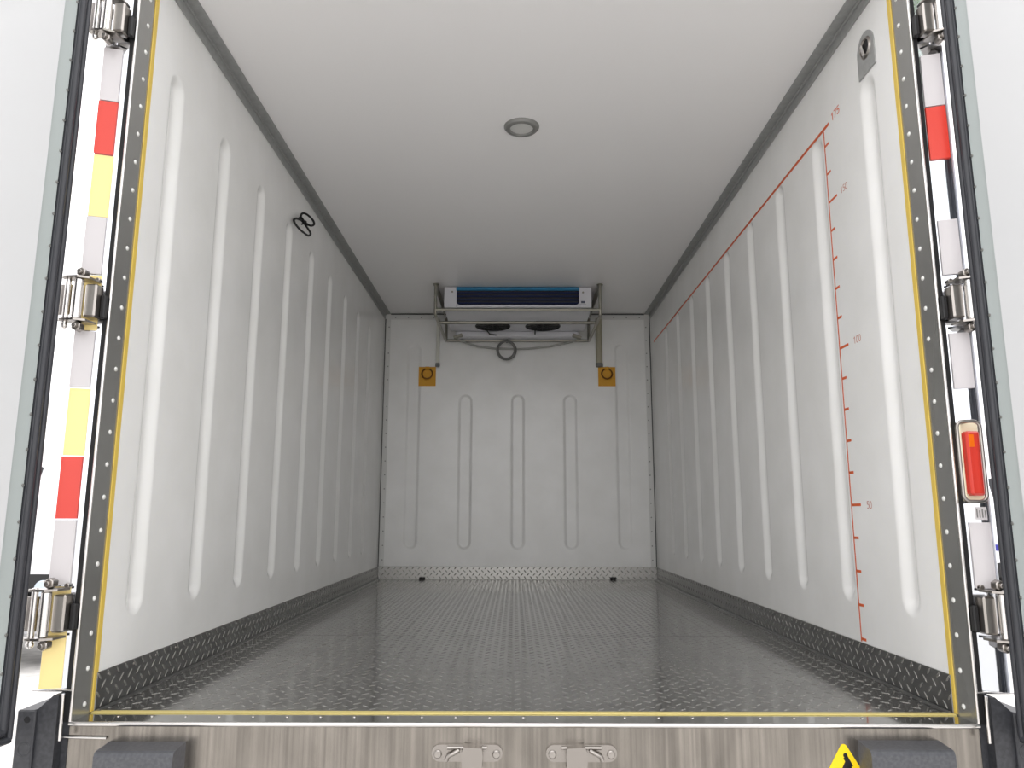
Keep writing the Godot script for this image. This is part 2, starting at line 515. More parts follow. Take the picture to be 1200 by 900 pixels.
func doorway() -> void:
	var k := Mk.new()
	# stainless posts either side of the doorway, each with its jamb, seal and screws
	k.lathe([Vector2(0, 0.0032), Vector2(0.003, 0.003), Vector2(0.006, 0.001), Vector2(0.0065, -0.001)], Transform3D(Basis(), Vector3.ZERO), 10)
	var head := k.mesh()
	for s in [-1.0, 1.0]:
		k = Mk.new()
		k.prism([Vector2(1.049, -0.02), Vector2(1.049, 0.079), Vector2(1.107, 0.0970), Vector2(1.109, 0.096), Vector2(1.109, -0.02)], xf(Vector3(s, 0, 0), Vector3(0, 0, 1), Vector3(0, 1, 0), Vector3.ZERO), 0.071, 2.10)
		var t := solo("trim_6" if s < 0 else "trim_7", k, M.pillar, "polished stainless rear post on the %s of the doorway" % side_name(s), "door post", "", "structure")
		k = Mk.new()
		k.box(Vector3(s * HW, 0.0, 0.0), Vector3(s * (HW + 0.004), 2.02, 0.086))
		var j := part("jamb_plate", k, M.jamb, t)
		k = Mk.new()
		k.box(Vector3(s * (HW + 0.004), 0.0, 0.0), Vector3(s * 1.0489, 2.02, 0.0885))
		part("seal", k, M.black, t)
		k = Mk.new()
		k.tube([Vector3(s * (HW + 0.002), -0.002, 0.087), Vector3(s * (HW + 0.002), 2.02, 0.087)], 0.004, 8)
		part("edge_bead", k, M.bright, t)
		var places := []
		for i in 25: places.append(Transform3D(Basis(Vector3(0, -s, 0), Vector3(-s, 0, 0), Vector3(0, 0, -1)), Vector3(s * (HW - 0.0002), 0.027 + 0.0803 * i, 0.036)))
		copies("screw", head, M.screw, j, places)
	k = Mk.new()
	k.box(Vector3(-1.108, 2.02, 0.0), Vector3(1.108, 2.10, 0.09), 0.003)
	k.box(Vector3(-HW, H, 0.0), Vector3(HW, 2.02, 0.086))
	solo("trim_8", k, M.mirror, "polished stainless beam over the top of the doorway", "door header", "", "structure")
	# sill and rear beam
	k = Mk.new()
	k.box(Vector3(-1.036, -0.26, 0.0), Vector3(1.036, -0.006, 0.086), 0.002)
	var b := solo("trim_9", k, M.beam, "streaky stainless rear beam and door sill below the floor edge", "door sill", "", "structure")
	k = Mk.new()
	k.box(Vector3(-HW, -0.006, -0.001), Vector3(HW, 0.0, 0.087))
	var sp := part("sill_plate", k, M.mirror, b)
	k = Mk.new()
	k.tube([Vector3(-HW - 0.002, -0.003, 0.088), Vector3(HW + 0.002, -0.003, 0.088)], 0.0055, 10)
	part("edge_bead", k, M.bright, b)
	for s in [-1.0, 1.0]:
		k = Mk.new()
		k.box(Vector3(s * 1.036, -0.26, -0.02), Vector3(s * 1.062, 0.066, 0.084), 0.002)
		part("end_cap", k, M.rubber, b)
		k = Mk.new()
		k.tube([Vector3(s * 1.038, 0.068, 0.118), Vector3(s * 1.036, -0.031, 0.118)], 0.0035, 8)
		k.tube([Vector3(s * 1.034, 0.069, 0.09), Vector3(s * 1.125, 0.069, 0.09)], 0.0025, 8)
		part("end_edge", k, M.bright, b)
	k = Mk.new()
	k.tube([Vector3(-1.046, -0.031, 0.09), Vector3(-0.946, -0.033, 0.09)], 0.003, 8)
	part("fold_line", k, M.bright, b)
	var sc := []
	for i in 25: sc.append(Transform3D(Basis().scaled(Vector3.ONE * 0.65), Vector3(-0.95 + 0.0792 * i, 0.0, 0.036)))
	copies("screw", head, M.bright, sp, sc)
	# yellow edging between the box and the doorway frame
	for s in [-1.0, 1.0]:
		k = Mk.new()
		k.box(Vector3(s * HW, 0.003, -0.009), Vector3(s * (HW - 0.003), H - 0.003, 0.009), 0.001)
		solo("yellow_edging", k, M.yellow, "upright yellow edging strip between the %s wall and its screwed jamb" % side_name(s), "edging", "yellow edging round the doorway")
	k = Mk.new()
	k.box(Vector3(-HW + 0.003, 0.0, -0.011), Vector3(HW - 0.003, 0.0025, 0.010), 0.001)
	solo("yellow_edging", k, mat(Color(0.86, 0.79, 0.50), 0.4), "yellow edging strip across the floor at the polished sill", "edging", "yellow edging round the doorway")

func rear_door(s: float) -> void:
	var a := deg_to_rad(10.0 if s < 0 else 8.0)
	var d := Vector3(s * sin(a), 0, cos(a))
	var nrm := Vector3(-s * cos(a), 0, sin(a))
	var o := Vector3(-1.122, -0.022, 0.165) if s < 0 else Vector3(1.098, -0.022, 0.14)
	var t := xf(d, Vector3.UP, nrm, o)
	var hh := 2.10
	var dr := thing("door_1" if s < 0 else "door_2", "open white insulated rear door on the %s with a black rubber gasket" % side_name(s), "door", o, "", "structure")
	var k := Mk.new()
	k.obox(t * Transform3D(Basis(), Vector3(0.51, hh / 2, -0.035)), Vector3(0.51, hh / 2, 0.035), 0.004)
	part("leaf", k, M.truck_white, dr)
	k = Mk.new()
	k.obox(t * Transform3D(Basis(), Vector3(0.51, hh / 2, 0.002)), Vector3(0.471, hh / 2 - 0.039, 0.003), 0.001)
	part("border_strip", k, M.door_strip, dr)
	k = Mk.new()
	k.obox(t * Transform3D(Basis(), Vector3(0.51, hh / 2, 0.008)), Vector3(0.425, hh / 2 - 0.085, 0.006), 0.003)
	part("inner_panel", k, M.door_white, dr)
	k = Mk.new()
	# gasket with two lips, all round
	for q in [[Vector3(0.019, hh / 2, 0.006), Vector3(0.019, hh / 2, 0.006)], [Vector3(1.001, hh / 2, 0.006), Vector3(0.019, hh / 2, 0.006)], [Vector3(0.51, 0.019, 0.006), Vector3(0.51, 0.019, 0.006)], [Vector3(0.51, hh - 0.019, 0.006), Vector3(0.51, 0.019, 0.006)]]:
		k.obox(t * Transform3D(Basis(), q[0]), q[1], 0.003)
	for e in [[0.0095, 0.0075], [0.028, 0.009]]:
		var i: float = e[0]
		var p := []
		for c in [Vector2(i, i), Vector2(1.02 - i, i), Vector2(1.02 - i, hh - i), Vector2(i, hh - i)]:
			p.append(t * Vector3(c.x, c.y, 0.0095))
		for m in 4: k.tube([p[m], p[(m + 1) % 4]], e[1], 10)
	part("gasket", k, M.gasket, dr)
	k = Mk.new()
	k.cyl(Vector3.ZERO, nrm * 0.0025, 0.004, 8, 0.001)
	var places := []
	for i in 25: places.append(Transform3D(Basis(), t * Vector3(0.043, 0.07 + 0.0805 * i, 0.005)))
	copies("rivet", k.mesh(), M.rivet, dr, places)

func ground_and_yard() -> void:
	var k := Mk.new()
	k.box(Vector3(-80, GROUND - 0.4, -80), Vector3(80, GROUND, 80))
	solo("ground", k, M.concrete, "pale concrete yard around the truck", "ground", "", "structure")
	parked_truck(Vector3(-5.69, GROUND, -6.0), "white box truck with round headlamps parked in the yard on the left", -1)
	parked_truck(Vector3(7.0, GROUND, -8.2), "white box truck with a blue cab stripe parked in the yard on the right", 1)
	tree(Vector3(1.9, GROUND, 7.6), 8.0, 1, "leafy green tree in the yard behind the photographer")
	tree(Vector3(9.0, GROUND, -24.0), 8.0, 2, "distant green tree beyond the truck with the blue stripe")

func parked_truck(at: Vector3, label: String, kind: int) -> void:
	var t := thing("box_truck", label, "truck", at, "parked trucks")
	var k := Mk.new()
	var z := at.z
	var x := at.x
	var g := GROUND
	# cab from the side: nose upright, sloping windscreen
	k.prism([Vector2(0.0, 0.98), Vector2(0.02, 1.35), Vector2(-0.28, 2.15), Vector2(-1.5, 2.2), Vector2(-1.5, 0.75), Vector2(-0.1, 0.8)], xf(Vector3(0, 0, 1), Vector3.UP, Vector3(1, 0, 0), Vector3(x, g, z)), -0.98, 0.98)
	part("cab", k, M.truck_white, t)
	k = Mk.new()
	k.obox(xf(Vector3.RIGHT, Vector3(0, 0.936, -0.351), Vector3(0, 0.351, 0.936), Vector3(x, g + 1.76, z - 0.125)), Vector3(0.58, 0.33, 0.012), 0.005)
	part("windscreen", k, M.glass, t)
	k = Mk.new()
	k.box(Vector3(x - 0.9, g + 0.78, z - 0.12), Vector3(x + 0.9, g + 0.98, z - 0.01))
	part("grille", k, M.black, t)
	k = Mk.new()
	k.box(Vector3(x - 1.0, g + 0.36, z - 0.2), Vector3(x + 1.0, g + 0.72, z + 0.08), 0.03)
	part("bumper", k, M.truck_grey, t)
	for s in [-1.0, 1.0]:
		k = Mk.new()
		k.cyl(Vector3(x + s * 0.86, g + 0.82, z - 0.06), Vector3(x + s * 0.86, g + 0.82, z + 0.03), 0.085, 20, 0.012)
		part("headlamp", k, M.lens, t)
		for zz in [z - 0.75, z - 4.2]:
			k = Mk.new()
			k.cyl(Vector3(x + s * 0.62, g + 0.4, zz), Vector3(x + s * 0.92, g + 0.4, zz), 0.4, 28, 0.04)
			part("wheel", k, M.black, t)
	k = Mk.new()
	k.box(Vector3(x - 1.08, g + 0.95, z - 5.9), Vector3(x + 1.08, g + 3.2, z - 1.6), 0.02)
	part("cargo_box", k, M.truck_white, t)
	k = Mk.new()
	k.box(Vector3(x - 0.4, g + 0.6, z - 5.8), Vector3(x + 0.4, g + 0.9, z - 0.6))
	part("chassis", k, M.black, t)
	if kind > 0:
		k = Mk.new()
		k.box(Vector3(x - 0.99, g + 1.88, z - 1.48), Vector3(x - 0.975, g + 2.12, z - 0.3))
		k.box(Vector3(x - 0.98, g + 1.12, z + 0.0), Vector3(x + 0.98, g + 1.2, z + 0.02))
		part("stripe", k, M.truck_blue, t)

func tree(at: Vector3, tall: float, seed_: int, label: String) -> void:
	var r := RandomNumberGenerator.new()
	r.seed = seed_
	var t := thing("tree", label, "tree", at, "yard trees")
	var k := Mk.new()
	k.tube([at, at + Vector3(0.05, tall * 0.25, 0), at + Vector3(-0.05, tall * 0.5, 0.05), at + Vector3(0, tall * 0.8, 0)], 0.12, 10)
	var tips := []
	for i in 14:
		var b := at + Vector3.UP * tall * r.randf_range(0.55, 0.85)
		var e := b + Vector3(r.randf_range(-1, 1), r.randf_range(0.3, 0.8), r.randf_range(-1, 1)).normalized() * tall * r.randf_range(0.18, 0.3)
		k.tube([b, (b + e) / 2 + Vector3(0, -0.08, 0), e], 0.035, 6)
		tips.append(e); tips.append((b + e) / 2)
	part("trunk", k, M.bark, t)
	var q := Mk.new()
	var p := [Vector3(0, 0, 0), Vector3(0.025, 0.05, 0.006), Vector3(0, 0.13, -0.01), Vector3(-0.025, 0.05, 0.006)]
	q.tri(p[0], p[1], p[2], Vector3(0.2, 0, 1), Vector3(0.2, 0, 1), Vector3(0, 0, 1)); q.tri(p[0], p[2], p[3], Vector3(-0.2, 0, 1), Vector3(0, 0, 1), Vector3(-0.2, 0, 1))
	var mm := MultiMesh.new()
	mm.transform_format = MultiMesh.TRANSFORM_3D
	mm.mesh = q.mesh()
	mm.instance_count = 4200
	for i in 4200:
		var c: Vector3 = tips[r.randi() % tips.size()]
		var off := Vector3(r.randfn(), r.randfn(), r.randfn()) * tall * 0.055
		mm.set_instance_transform(i, Transform3D(Basis.from_euler(Vector3(r.randf() * TAU, r.randf() * TAU, r.randf() * TAU)).scaled(Vector3.ONE * r.randf_range(0.9, 1.6)), c + off - at))
	var mi := MultiMeshInstance3D.new()
	mi.multimesh = mm; mi.material_override = M.leaf; mi.name = "foliage"
	mi.set_meta("kind", "stuff")
	t.add_child(mi, true)

func markings() -> void:
	# orange load line and height scale printed on the right wall
	var x := HW
	var t := thing("load_line_marking", "orange load limit line and height scale printed on the right wall", "marking", Vector3(x, 0.09, -0.478))
	var k := Mk.new()
	k.box(Vector3(x, 0.092, -0.4815), Vector3(x - 0.0006, 1.765, -0.4755))
	part("scale_line", k, M.orange, t)
	k = Mk.new()
	k.box(Vector3(x, 1.758, -3.66), Vector3(x - 0.0007, 1.769, -0.436))
	part("limit_line", k, M.orange, t)
	for i in range(1, 18):
		var y := 0.1 * i
		var far := 0.064 if i % 5 == 0 else 0.032
		k = Mk.new()
		k.box(Vector3(x, y - 0.004, -0.476), Vector3(x - 0.0006, y + 0.004, -0.478 + far), 0.0)
		part("scale_tick", k, M.orange, t)
	for q in [["175", 1.772, -0.415, 0.028], ["150", 1.502, -0.388, 0.022], ["100", 1.003, -0.378, 0.022], ["50", 0.499, -0.376, 0.022]]:
		var tm := TextMesh.new()
		var f := SystemFont.new()
		f.font_names = PackedStringArray(["Droid Sans"])
		tm.font = f; tm.text = q[0]; tm.font_size = 24; tm.pixel_size = q[3] / 17.0; tm.depth = 0.0006
		tm.horizontal_alignment = HORIZONTAL_ALIGNMENT_LEFT
		var o := MeshInstance3D.new()
		o.mesh = tm; o.material_override = M.orange if q[0] == "175" else M.faded; o.name = "number"
		t.add_child(o, true)
		o.transform = Transform3D(Basis(Vector3(0, 0, 1), Vector3.UP, Vector3(-1, 0, 0)), Vector3(x - 0.0003, q[1], q[2]) - t.position)

func cooling_unit() -> void:
	var zf := -3.07
	var t := thing("cooling_unit", "white ceiling cooling unit with blue slatted grille on the front wall", "cooling unit", Vector3(0, 1.845, -3.37))
	var k := Mk.new()
	var side := [Vector2(zf - 0.015, 2.012), Vector2(zf - 0.015, 1.870), Vector2(zf - 0.035, 1.858), Vector2(-3.66, 1.846), Vector2(-3.72, 1.872), Vector2(-3.72, 2.012)]
	k.prism(side, xf(Vector3(0, 0, 1), Vector3.UP, Vector3(1, 0, 0), Vector3.ZERO), -0.503, 0.503)
	part("body", k, M.housing, t)
	# front frame with rounded lower corners to the opening
	k = Mk.new()
	var z0 := zf - 0.015
	k.box(Vector3(-0.505, 1.865, z0), Vector3(-0.420, 2.010, zf), 0.003)
	k.box(Vector3(0.420, 1.865, z0), Vector3(0.505, 2.010, zf), 0.003)
	k.box(Vector3(-0.420, 1.865, z0), Vector3(0.420, 1.884, zf), 0.003)
	for s in [-1.0, 1.0]:
		var fil := [Vector2(s * 0.42, 1.884), Vector2(s * 0.42, 1.908)]
		for i in 7:
			var a := PI / 2 * i / 6
			fil.append(Vector2(s * (0.396 + 0.024 * cos(a)), 1.908 - 0.024 * sin(a)))
		fil = fil.slice(0, 1) + fil.slice(2)
		k.prism(fil, Transform3D.IDENTITY, z0, zf - 0.001)
	part("front_frame", k, M.housing, t)
	k = Mk.new()
	k.box(Vector3(-0.42, 1.884, z0 - 0.002), Vector3(0.42, 2.010, z0 + 0.002))
	var gr := part("grille_recess", k, M.navy, t)
	for i in 4:
		k = Mk.new()
		var y := 1.897 + 0.025 * i
		k.obox(xf(Vector3.RIGHT, Vector3(0, 0.9, 0.436), Vector3(0, -0.436, 0.9), Vector3(0, y, zf - 0.008)), Vector3(0.419, 0.006, 0.0012), 0.0005)
		part("louvre", k, M.louvre, gr)
	k = Mk.new()
	k.box(Vector3(-0.424, 1.987, z0), Vector3(0.424, 2.011, zf + 0.003), 0.004)
	part("top_bar", k, M.film, t)
	for q in [Vector3(-0.45, 1.976, zf), Vector3(0.447, 1.972, zf)]:
		k = Mk.new()
		k.cyl(q, q + Vector3(0, 0, 0.003), 0.007, 10, 0.001)
		part("screw", k, M.cage, t)
	k = Mk.new()
	k.box(Vector3(0.433, 1.896, zf), Vector3(0.459, 1.911, zf + 0.001))
	k.box(Vector3(0.422, 1.884, zf), Vector3(0.468, 1.8865, zf + 0.001))
	part("emblem", k, mat(Color(0.30, 0.32, 0.40), 0.4), t)
	for cx in [-0.183, 0.187]:
		var c := Vector3(cx, 1.8492, -3.51)
		k = Mk.new()
		k.cyl(c + Vector3(0, 0.004, 0), c + Vector3(0, -0.003, 0), 0.125, 32, 0.001)
		var fan := part("fan_opening", k, M.black, t)
		k = Mk.new()
		k.ring(c + Vector3(0, -0.005, 0), Vector3.UP, 0.127, 0.004, 40, 6)
		k.ring(c + Vector3(0, -0.006, 0), Vector3.UP, 0.095, 0.002, 32, 6)
		k.ring(c + Vector3(0, -0.006, 0), Vector3.UP, 0.05, 0.002, 24, 6)
		for i in 4:
			var e := Vector3(cos(PI / 4 * i), 0, sin(PI / 4 * i)) * 0.127
			k.tube([c + e + Vector3(0, -0.006, 0), c - e + Vector3(0, -0.006, 0)], 0.002, 6)
		part("fan_guard", k, M.black, fan)
	k = Mk.new()
	k.box(Vector3(-0.47, 1.80, -3.765), Vector3(0.47, 1.85, -3.66), 0.012)
	part("drain_pan", k, M.housing, t)
	for w in [[Vector3(-0.24, 1.85, -3.60), Vector3(-0.21, 1.812, -3.62), Vector3(-0.16, 1.81, -3.64)], [Vector3(0.132, 1.85, -3.6), Vector3(0.132, 1.81, -3.62)]]:
		k = Mk.new()
		k.tube(w, 0.005, 6)
		part("lead", k, M.black, t)
	for s in [-1.0, 1.0]:
		k = Mk.new()
		k.obox(Transform3D(Basis(Vector3.BACK, -0.35 * s), Vector3(s * 0.45, 1.80, -3.65)), Vector3(0.035, 0.012, 0.02), 0.004)
		part("foot", k, M.cage, t)
	# tubular guard
	var g := thing("guard_rail", "tubular steel guard rail hung round the blue-grilled cooling unit", "guard rail", Vector3(0, 1.79, -3.4))
	var yl := 1.794
	for s in [-1.0, 1.0]:
		k = Mk.new()
		k.tube([Vector3(s * 0.557, H - 0.001, -3.02), Vector3(s * 0.557, 1.83, -3.02), Vector3(s * 0.557, 1.806, -3.024), Vector3(s * 0.556, 1.797, -3.035), Vector3(s * 0.555, yl, -3.06), Vector3(s * 0.552, yl, -3.76)], 0.0105, 10)
		part("side_rail", k, M.cage, g)
		k = Mk.new()
		k.tube([Vector3(s * 0.55, yl, -3.757), Vector3(s * 0.552, H - 0.046, -3.757)], 0.0105, 10)
		part("rear_post", k, M.cage, g)
		k = Mk.new()
		k.cyl(Vector3(s * 0.557, H - 0.001, -3.02), Vector3(s * 0.557, H - 0.008, -3.02), 0.022, 14, 0.002)
		k.box(Vector3(s * 0.545, H - 0.075, -3.62), Vector3(s * 0.549, H - 0.002, -3.03), 0.001)
		part("side_plate", k, M.cage, g)
	for q in [[1.835, -3.02, 0.557], [yl, -3.206, 0.555], [yl, -3.757, 0.552]]:
		k = Mk.new()
		k.tube([Vector3(-q[2], q[0], q[1]), Vector3(q[2], q[0], q[1])], 0.0105, 10)
		part("cross_rail", k, M.cage, g)
	# coiled grey hose tied to the guard, and the drain hose slung behind it
	var h := thing("hose_coil", "grey hose coiled in a ring and tied to the guard rail", "hose", Vector3(-0.081, 1.63, -3.745))
	k = Mk.new()
	var pts := []
	for i in 49:
		var a := TAU * i / 24.0 + PI / 2
		pts.append(Vector3(-0.081 + (0.074 - 0.012 * i / 48.0) * cos(a) - 0.004 * i / 48.0, 1.712 + (0.074 - 0.008 * i / 48.0) * sin(a), -3.735 + 0.018 * i / 48.0))
	k.tube(pts, 0.0085, 8)
	part("hose", k, M.hose, h)
	k = Mk.new()
	k.tube([Vector3(-0.082, 1.77, -3.73), Vector3(-0.081, 1.80, -3.742), Vector3(-0.05, 1.815, -3.735), Vector3(-0.03, 1.84, -3.72)], 0.005, 6)
	part("cable_tie", k, M.black, h)
	k = Mk.new()
	k.tube([Vector3(-0.47, 1.808, -3.74), Vector3(-0.40, 1.773, -3.74), Vector3(-0.303, 1.746, -3.75), Vector3(-0.172, 1.733, -3.765), Vector3(0.0, 1.730, -3.77), Vector3(0.089, 1.733, -3.765), Vector3(0.252, 1.747, -3.75), Vector3(0.416, 1.78, -3.74), Vector3(0.47, 1.808, -3.74)], 0.008, 8)
	solo("drain_hose", k, M.clear_hose, "pale drain hose slung in a curve below the cooling unit", "hose")

func fittings() -> void:
	var k: Mk
	# conduits and yellow lashing plates on the front wall
	for s in [-1.0, 1.0]:
		var c := thing("conduit", "slim white conduit down the front wall left of the guard rail" if s < 0 else "thicker dull beige conduit down the front wall right of the guard rail", "conduit", Vector3(-0.614 if s < 0 else 0.63, 1.59, -3.77), "conduits beside the cooling unit")
		var r := 0.014 if s < 0 else 0.024
		k = Mk.new()
		k.tube([c.position + Vector3(0, 0.01, 0), c.position + Vector3(0, H - 0.046 - 1.59, 0)], r, 12)
		part("pipe", k, M.conduit if s < 0 else M.conduit_old, c)
		k = Mk.new()
		k.cyl(c.position, c.position + Vector3(0, 0.03, 0), r + 0.004, 12, 0.003)
		part("end_cap", k, M.hose, c)
		var p := thing("lashing_plate", "yellow square plate with a lashing ring on the %s of the front wall" % side_name(s), "lashing plate", Vector3(-0.694 if s < 0 else 0.688, 1.443, -L), "yellow lashing plates on the front wall")
		var o := p.position
		k = Mk.new()
		k.box(o + Vector3(-0.066, 0, 0), o + Vector3(0.066, 0.15, 0.004), 0.0015)
		part("plate", k, M.plate, p)
		k = Mk.new()
		k.ring(o + Vector3(0, 0.095, 0.014), Vector3(0, 0.15, 1).normalized(), 0.04, 0.006, 28, 8)
		part("ring", k, M.brown, p)
		k = Mk.new()
		k.obox(Transform3D(Basis(), o + Vector3(0, 0.137, 0.012)), Vector3(0.018, 0.012, 0.009), 0.004)
		part("ring_loop", k, M.plate, p)
	# drain plugs at the foot of the front wall
	for s in [-1.0, 1.0]:
		var p := thing("drain_plug", "small solid black drain plug at the foot of the front wall" if s < 0 else "small dark drain ring with lighter middle at the front wall foot", "drain plug", Vector3(-0.698 if s < 0 else 0.702, 0.0, -3.77), "drain plugs")
		k = Mk.new()
		k.cyl(p.position + Vector3(0, 0.0, 0), p.position + Vector3(0, 0.018, 0), 0.022, 16, 0.003)
		part("plug", k, M.black, p)
		if s > 0:
			k = Mk.new()
			k.cyl(p.position + Vector3(0, 0.018, 0), p.position + Vector3(0, 0.022, 0), 0.012, 12, 0.001)
			part("middle", k, M.hose, p)
	# ceiling lamp
	var lp := thing("ceiling_lamp", "small round ceiling lamp with a grey bezel, switched off", "ceiling lamp", Vector3(0.006, H - 0.016, -0.914))
	k = Mk.new()
	k.lathe([Vector2(0.046, 0.010), Vector2(0.048, 0.002), Vector2(0.054, 0.0), Vector2(0.064, 0.004), Vector2(0.071, 0.012), Vector2(0.0715, 0.016)], Transform3D(Basis(), lp.position), 40)
	part("bezel", k, M.bezel, lp)
	k = Mk.new()
	k.lathe([Vector2(0, 0.007), Vector2(0.03, 0.008), Vector2(0.0475, 0.0095)], Transform3D(Basis(), lp.position), 40)
	part("diffuser", k, mat(Color(0.82, 0.82, 0.81), 0.3), lp)
	# black cable coil hanging from the left wall
	var cc := thing("cable_coil", "black cable tied in two loops hanging high on the left wall", "cable", Vector3(-HW, 1.72, -1.40))
	k = Mk.new()
	var a := [Vector2(-1.022, 1.835), Vector2(-1.023, 1.851), Vector2(-1.015, 1.860), Vector2(-0.999, 1.856), Vector2(-0.978, 1.839), Vector2(-0.963, 1.820), Vector2(-0.961, 1.804), Vector2(-0.976, 1.799), Vector2(-0.996, 1.809), Vector2(-1.011, 1.822)]
	var l1 := []
	for q in a: l1.append(Vector3(q.x, q.y, -1.43))
	k.tube(smooth(l1), 0.0052, 8, true)
	part("loop", k, M.black, cc)
	k = Mk.new()
	k.tube(smooth([Vector3(-1.018, 1.779, -1.31), Vector3(-1.015, 1.765, -1.32), Vector3(-1.0, 1.747, -1.34), Vector3(-0.981, 1.734, -1.36), Vector3(-0.966, 1.727, -1.37), Vector3(-0.957, 1.736, -1.37), Vector3(-0.969, 1.758, -1.38), Vector3(-0.991, 1.789, -1.4), Vector3(-1.011, 1.814, -1.41), Vector3(-1.015, 1.806, -1.37), Vector3(-1.018, 1.798, -1.34)]), 0.0052, 8, true)
	part("loop", k, M.black, cc)
	k = Mk.new()
	k.tube([Vector3(-HW, 1.838, -1.43), Vector3(-1.018, 1.836, -1.43), Vector3(-1.004, 1.815, -1.425), Vector3(-0.985, 1.795, -1.415)], 0.005, 6)
	k.ball(Vector3(-1.0, 1.812, -1.42), 0.009, 8)
	k.tube([Vector3(-1.002, 1.813, -1.42), Vector3(-1.012, 1.797, -1.41)], 0.004, 6)
	part("tie", k, M.black, cc)
	# arched grey fitting high on the right wall
	var w := thing("wall_cup", "arched grey plate with a round finger hole high on the right wall", "wall fitting", Vector3(HW, 1.77, -0.148))
	var out := []
	for i in 13:
		var q := PI * i / 12.0
		out.append(Vector2(0.052 * cos(q), 0.074 + 0.056 * sin(q)))
	out.append(Vector2(-0.052, 0.0)); out.append(Vector2(0.052, 0.0))
	var tw := xf(Vector3(0, 0, 1), Vector3.UP, Vector3(-1, 0, 0), w.position)
	k = Mk.new()
	k.prism(out, tw, 0.0, 0.004)
	part("plate", k, M.trim, w)
	k = Mk.new()
	var ct := tw * Transform3D(Basis(Vector3.RIGHT, PI / 2), Vector3(0.004, 0.077, 0.0))
	k.lathe([Vector2(0.024, 0.0045), Vector2(0.026, 0.009), Vector2(0.029, 0.009), Vector2(0.034, 0.0035)], ct, 28)
	part("rim", k, M.steel, w)
	k = Mk.new()
	k.lathe([Vector2(0.0, 0.0045), Vector2(0.025, 0.0046)], ct, 24)
	part("hole", k, M.black, w)
	k = Mk.new()
	k.obox(tw * Transform3D(Basis(Vector3.BACK, 0.35), Vector3(-0.004, 0.072, 0.009)), Vector3(0.006, 0.022, 0.004), 0.003)
	part("catch", k, M.bright, w)

func smooth(p: Array) -> Array:
	var out := []
	var c := p.size()
	for i in c:
		for j in 4:
			out.append(p[i].cubic_interpolate(p[(i + 1) % c], p[(i + c - 1) % c], p[(i + 2) % c], j / 4.0))
	return out

func plate_on_post(called: String, s: float, x0: float, x1: float, y0: float, y1: float, m: Material, label: String, cat: String, thick := 0.004, group := "") -> MeshInstance3D:
	var k := Mk.new()
	var z0 := 0.079 + (x0 - 1.049) * 0.31    # the post's face is turned a little inwards
	var z1 := 0.079 + (x1 - 1.049) * 0.31
	k.prism([Vector2(x0, z0), Vector2(x0, z0 + thick), Vector2(x1, z1 + thick), Vector2(x1, z1)], xf(Vector3(s, 0, 0), Vector3(0, 0, 1), Vector3(0, 1, 0), Vector3.ZERO), y0, y1)
	return solo(called, k, m, label, cat, group)

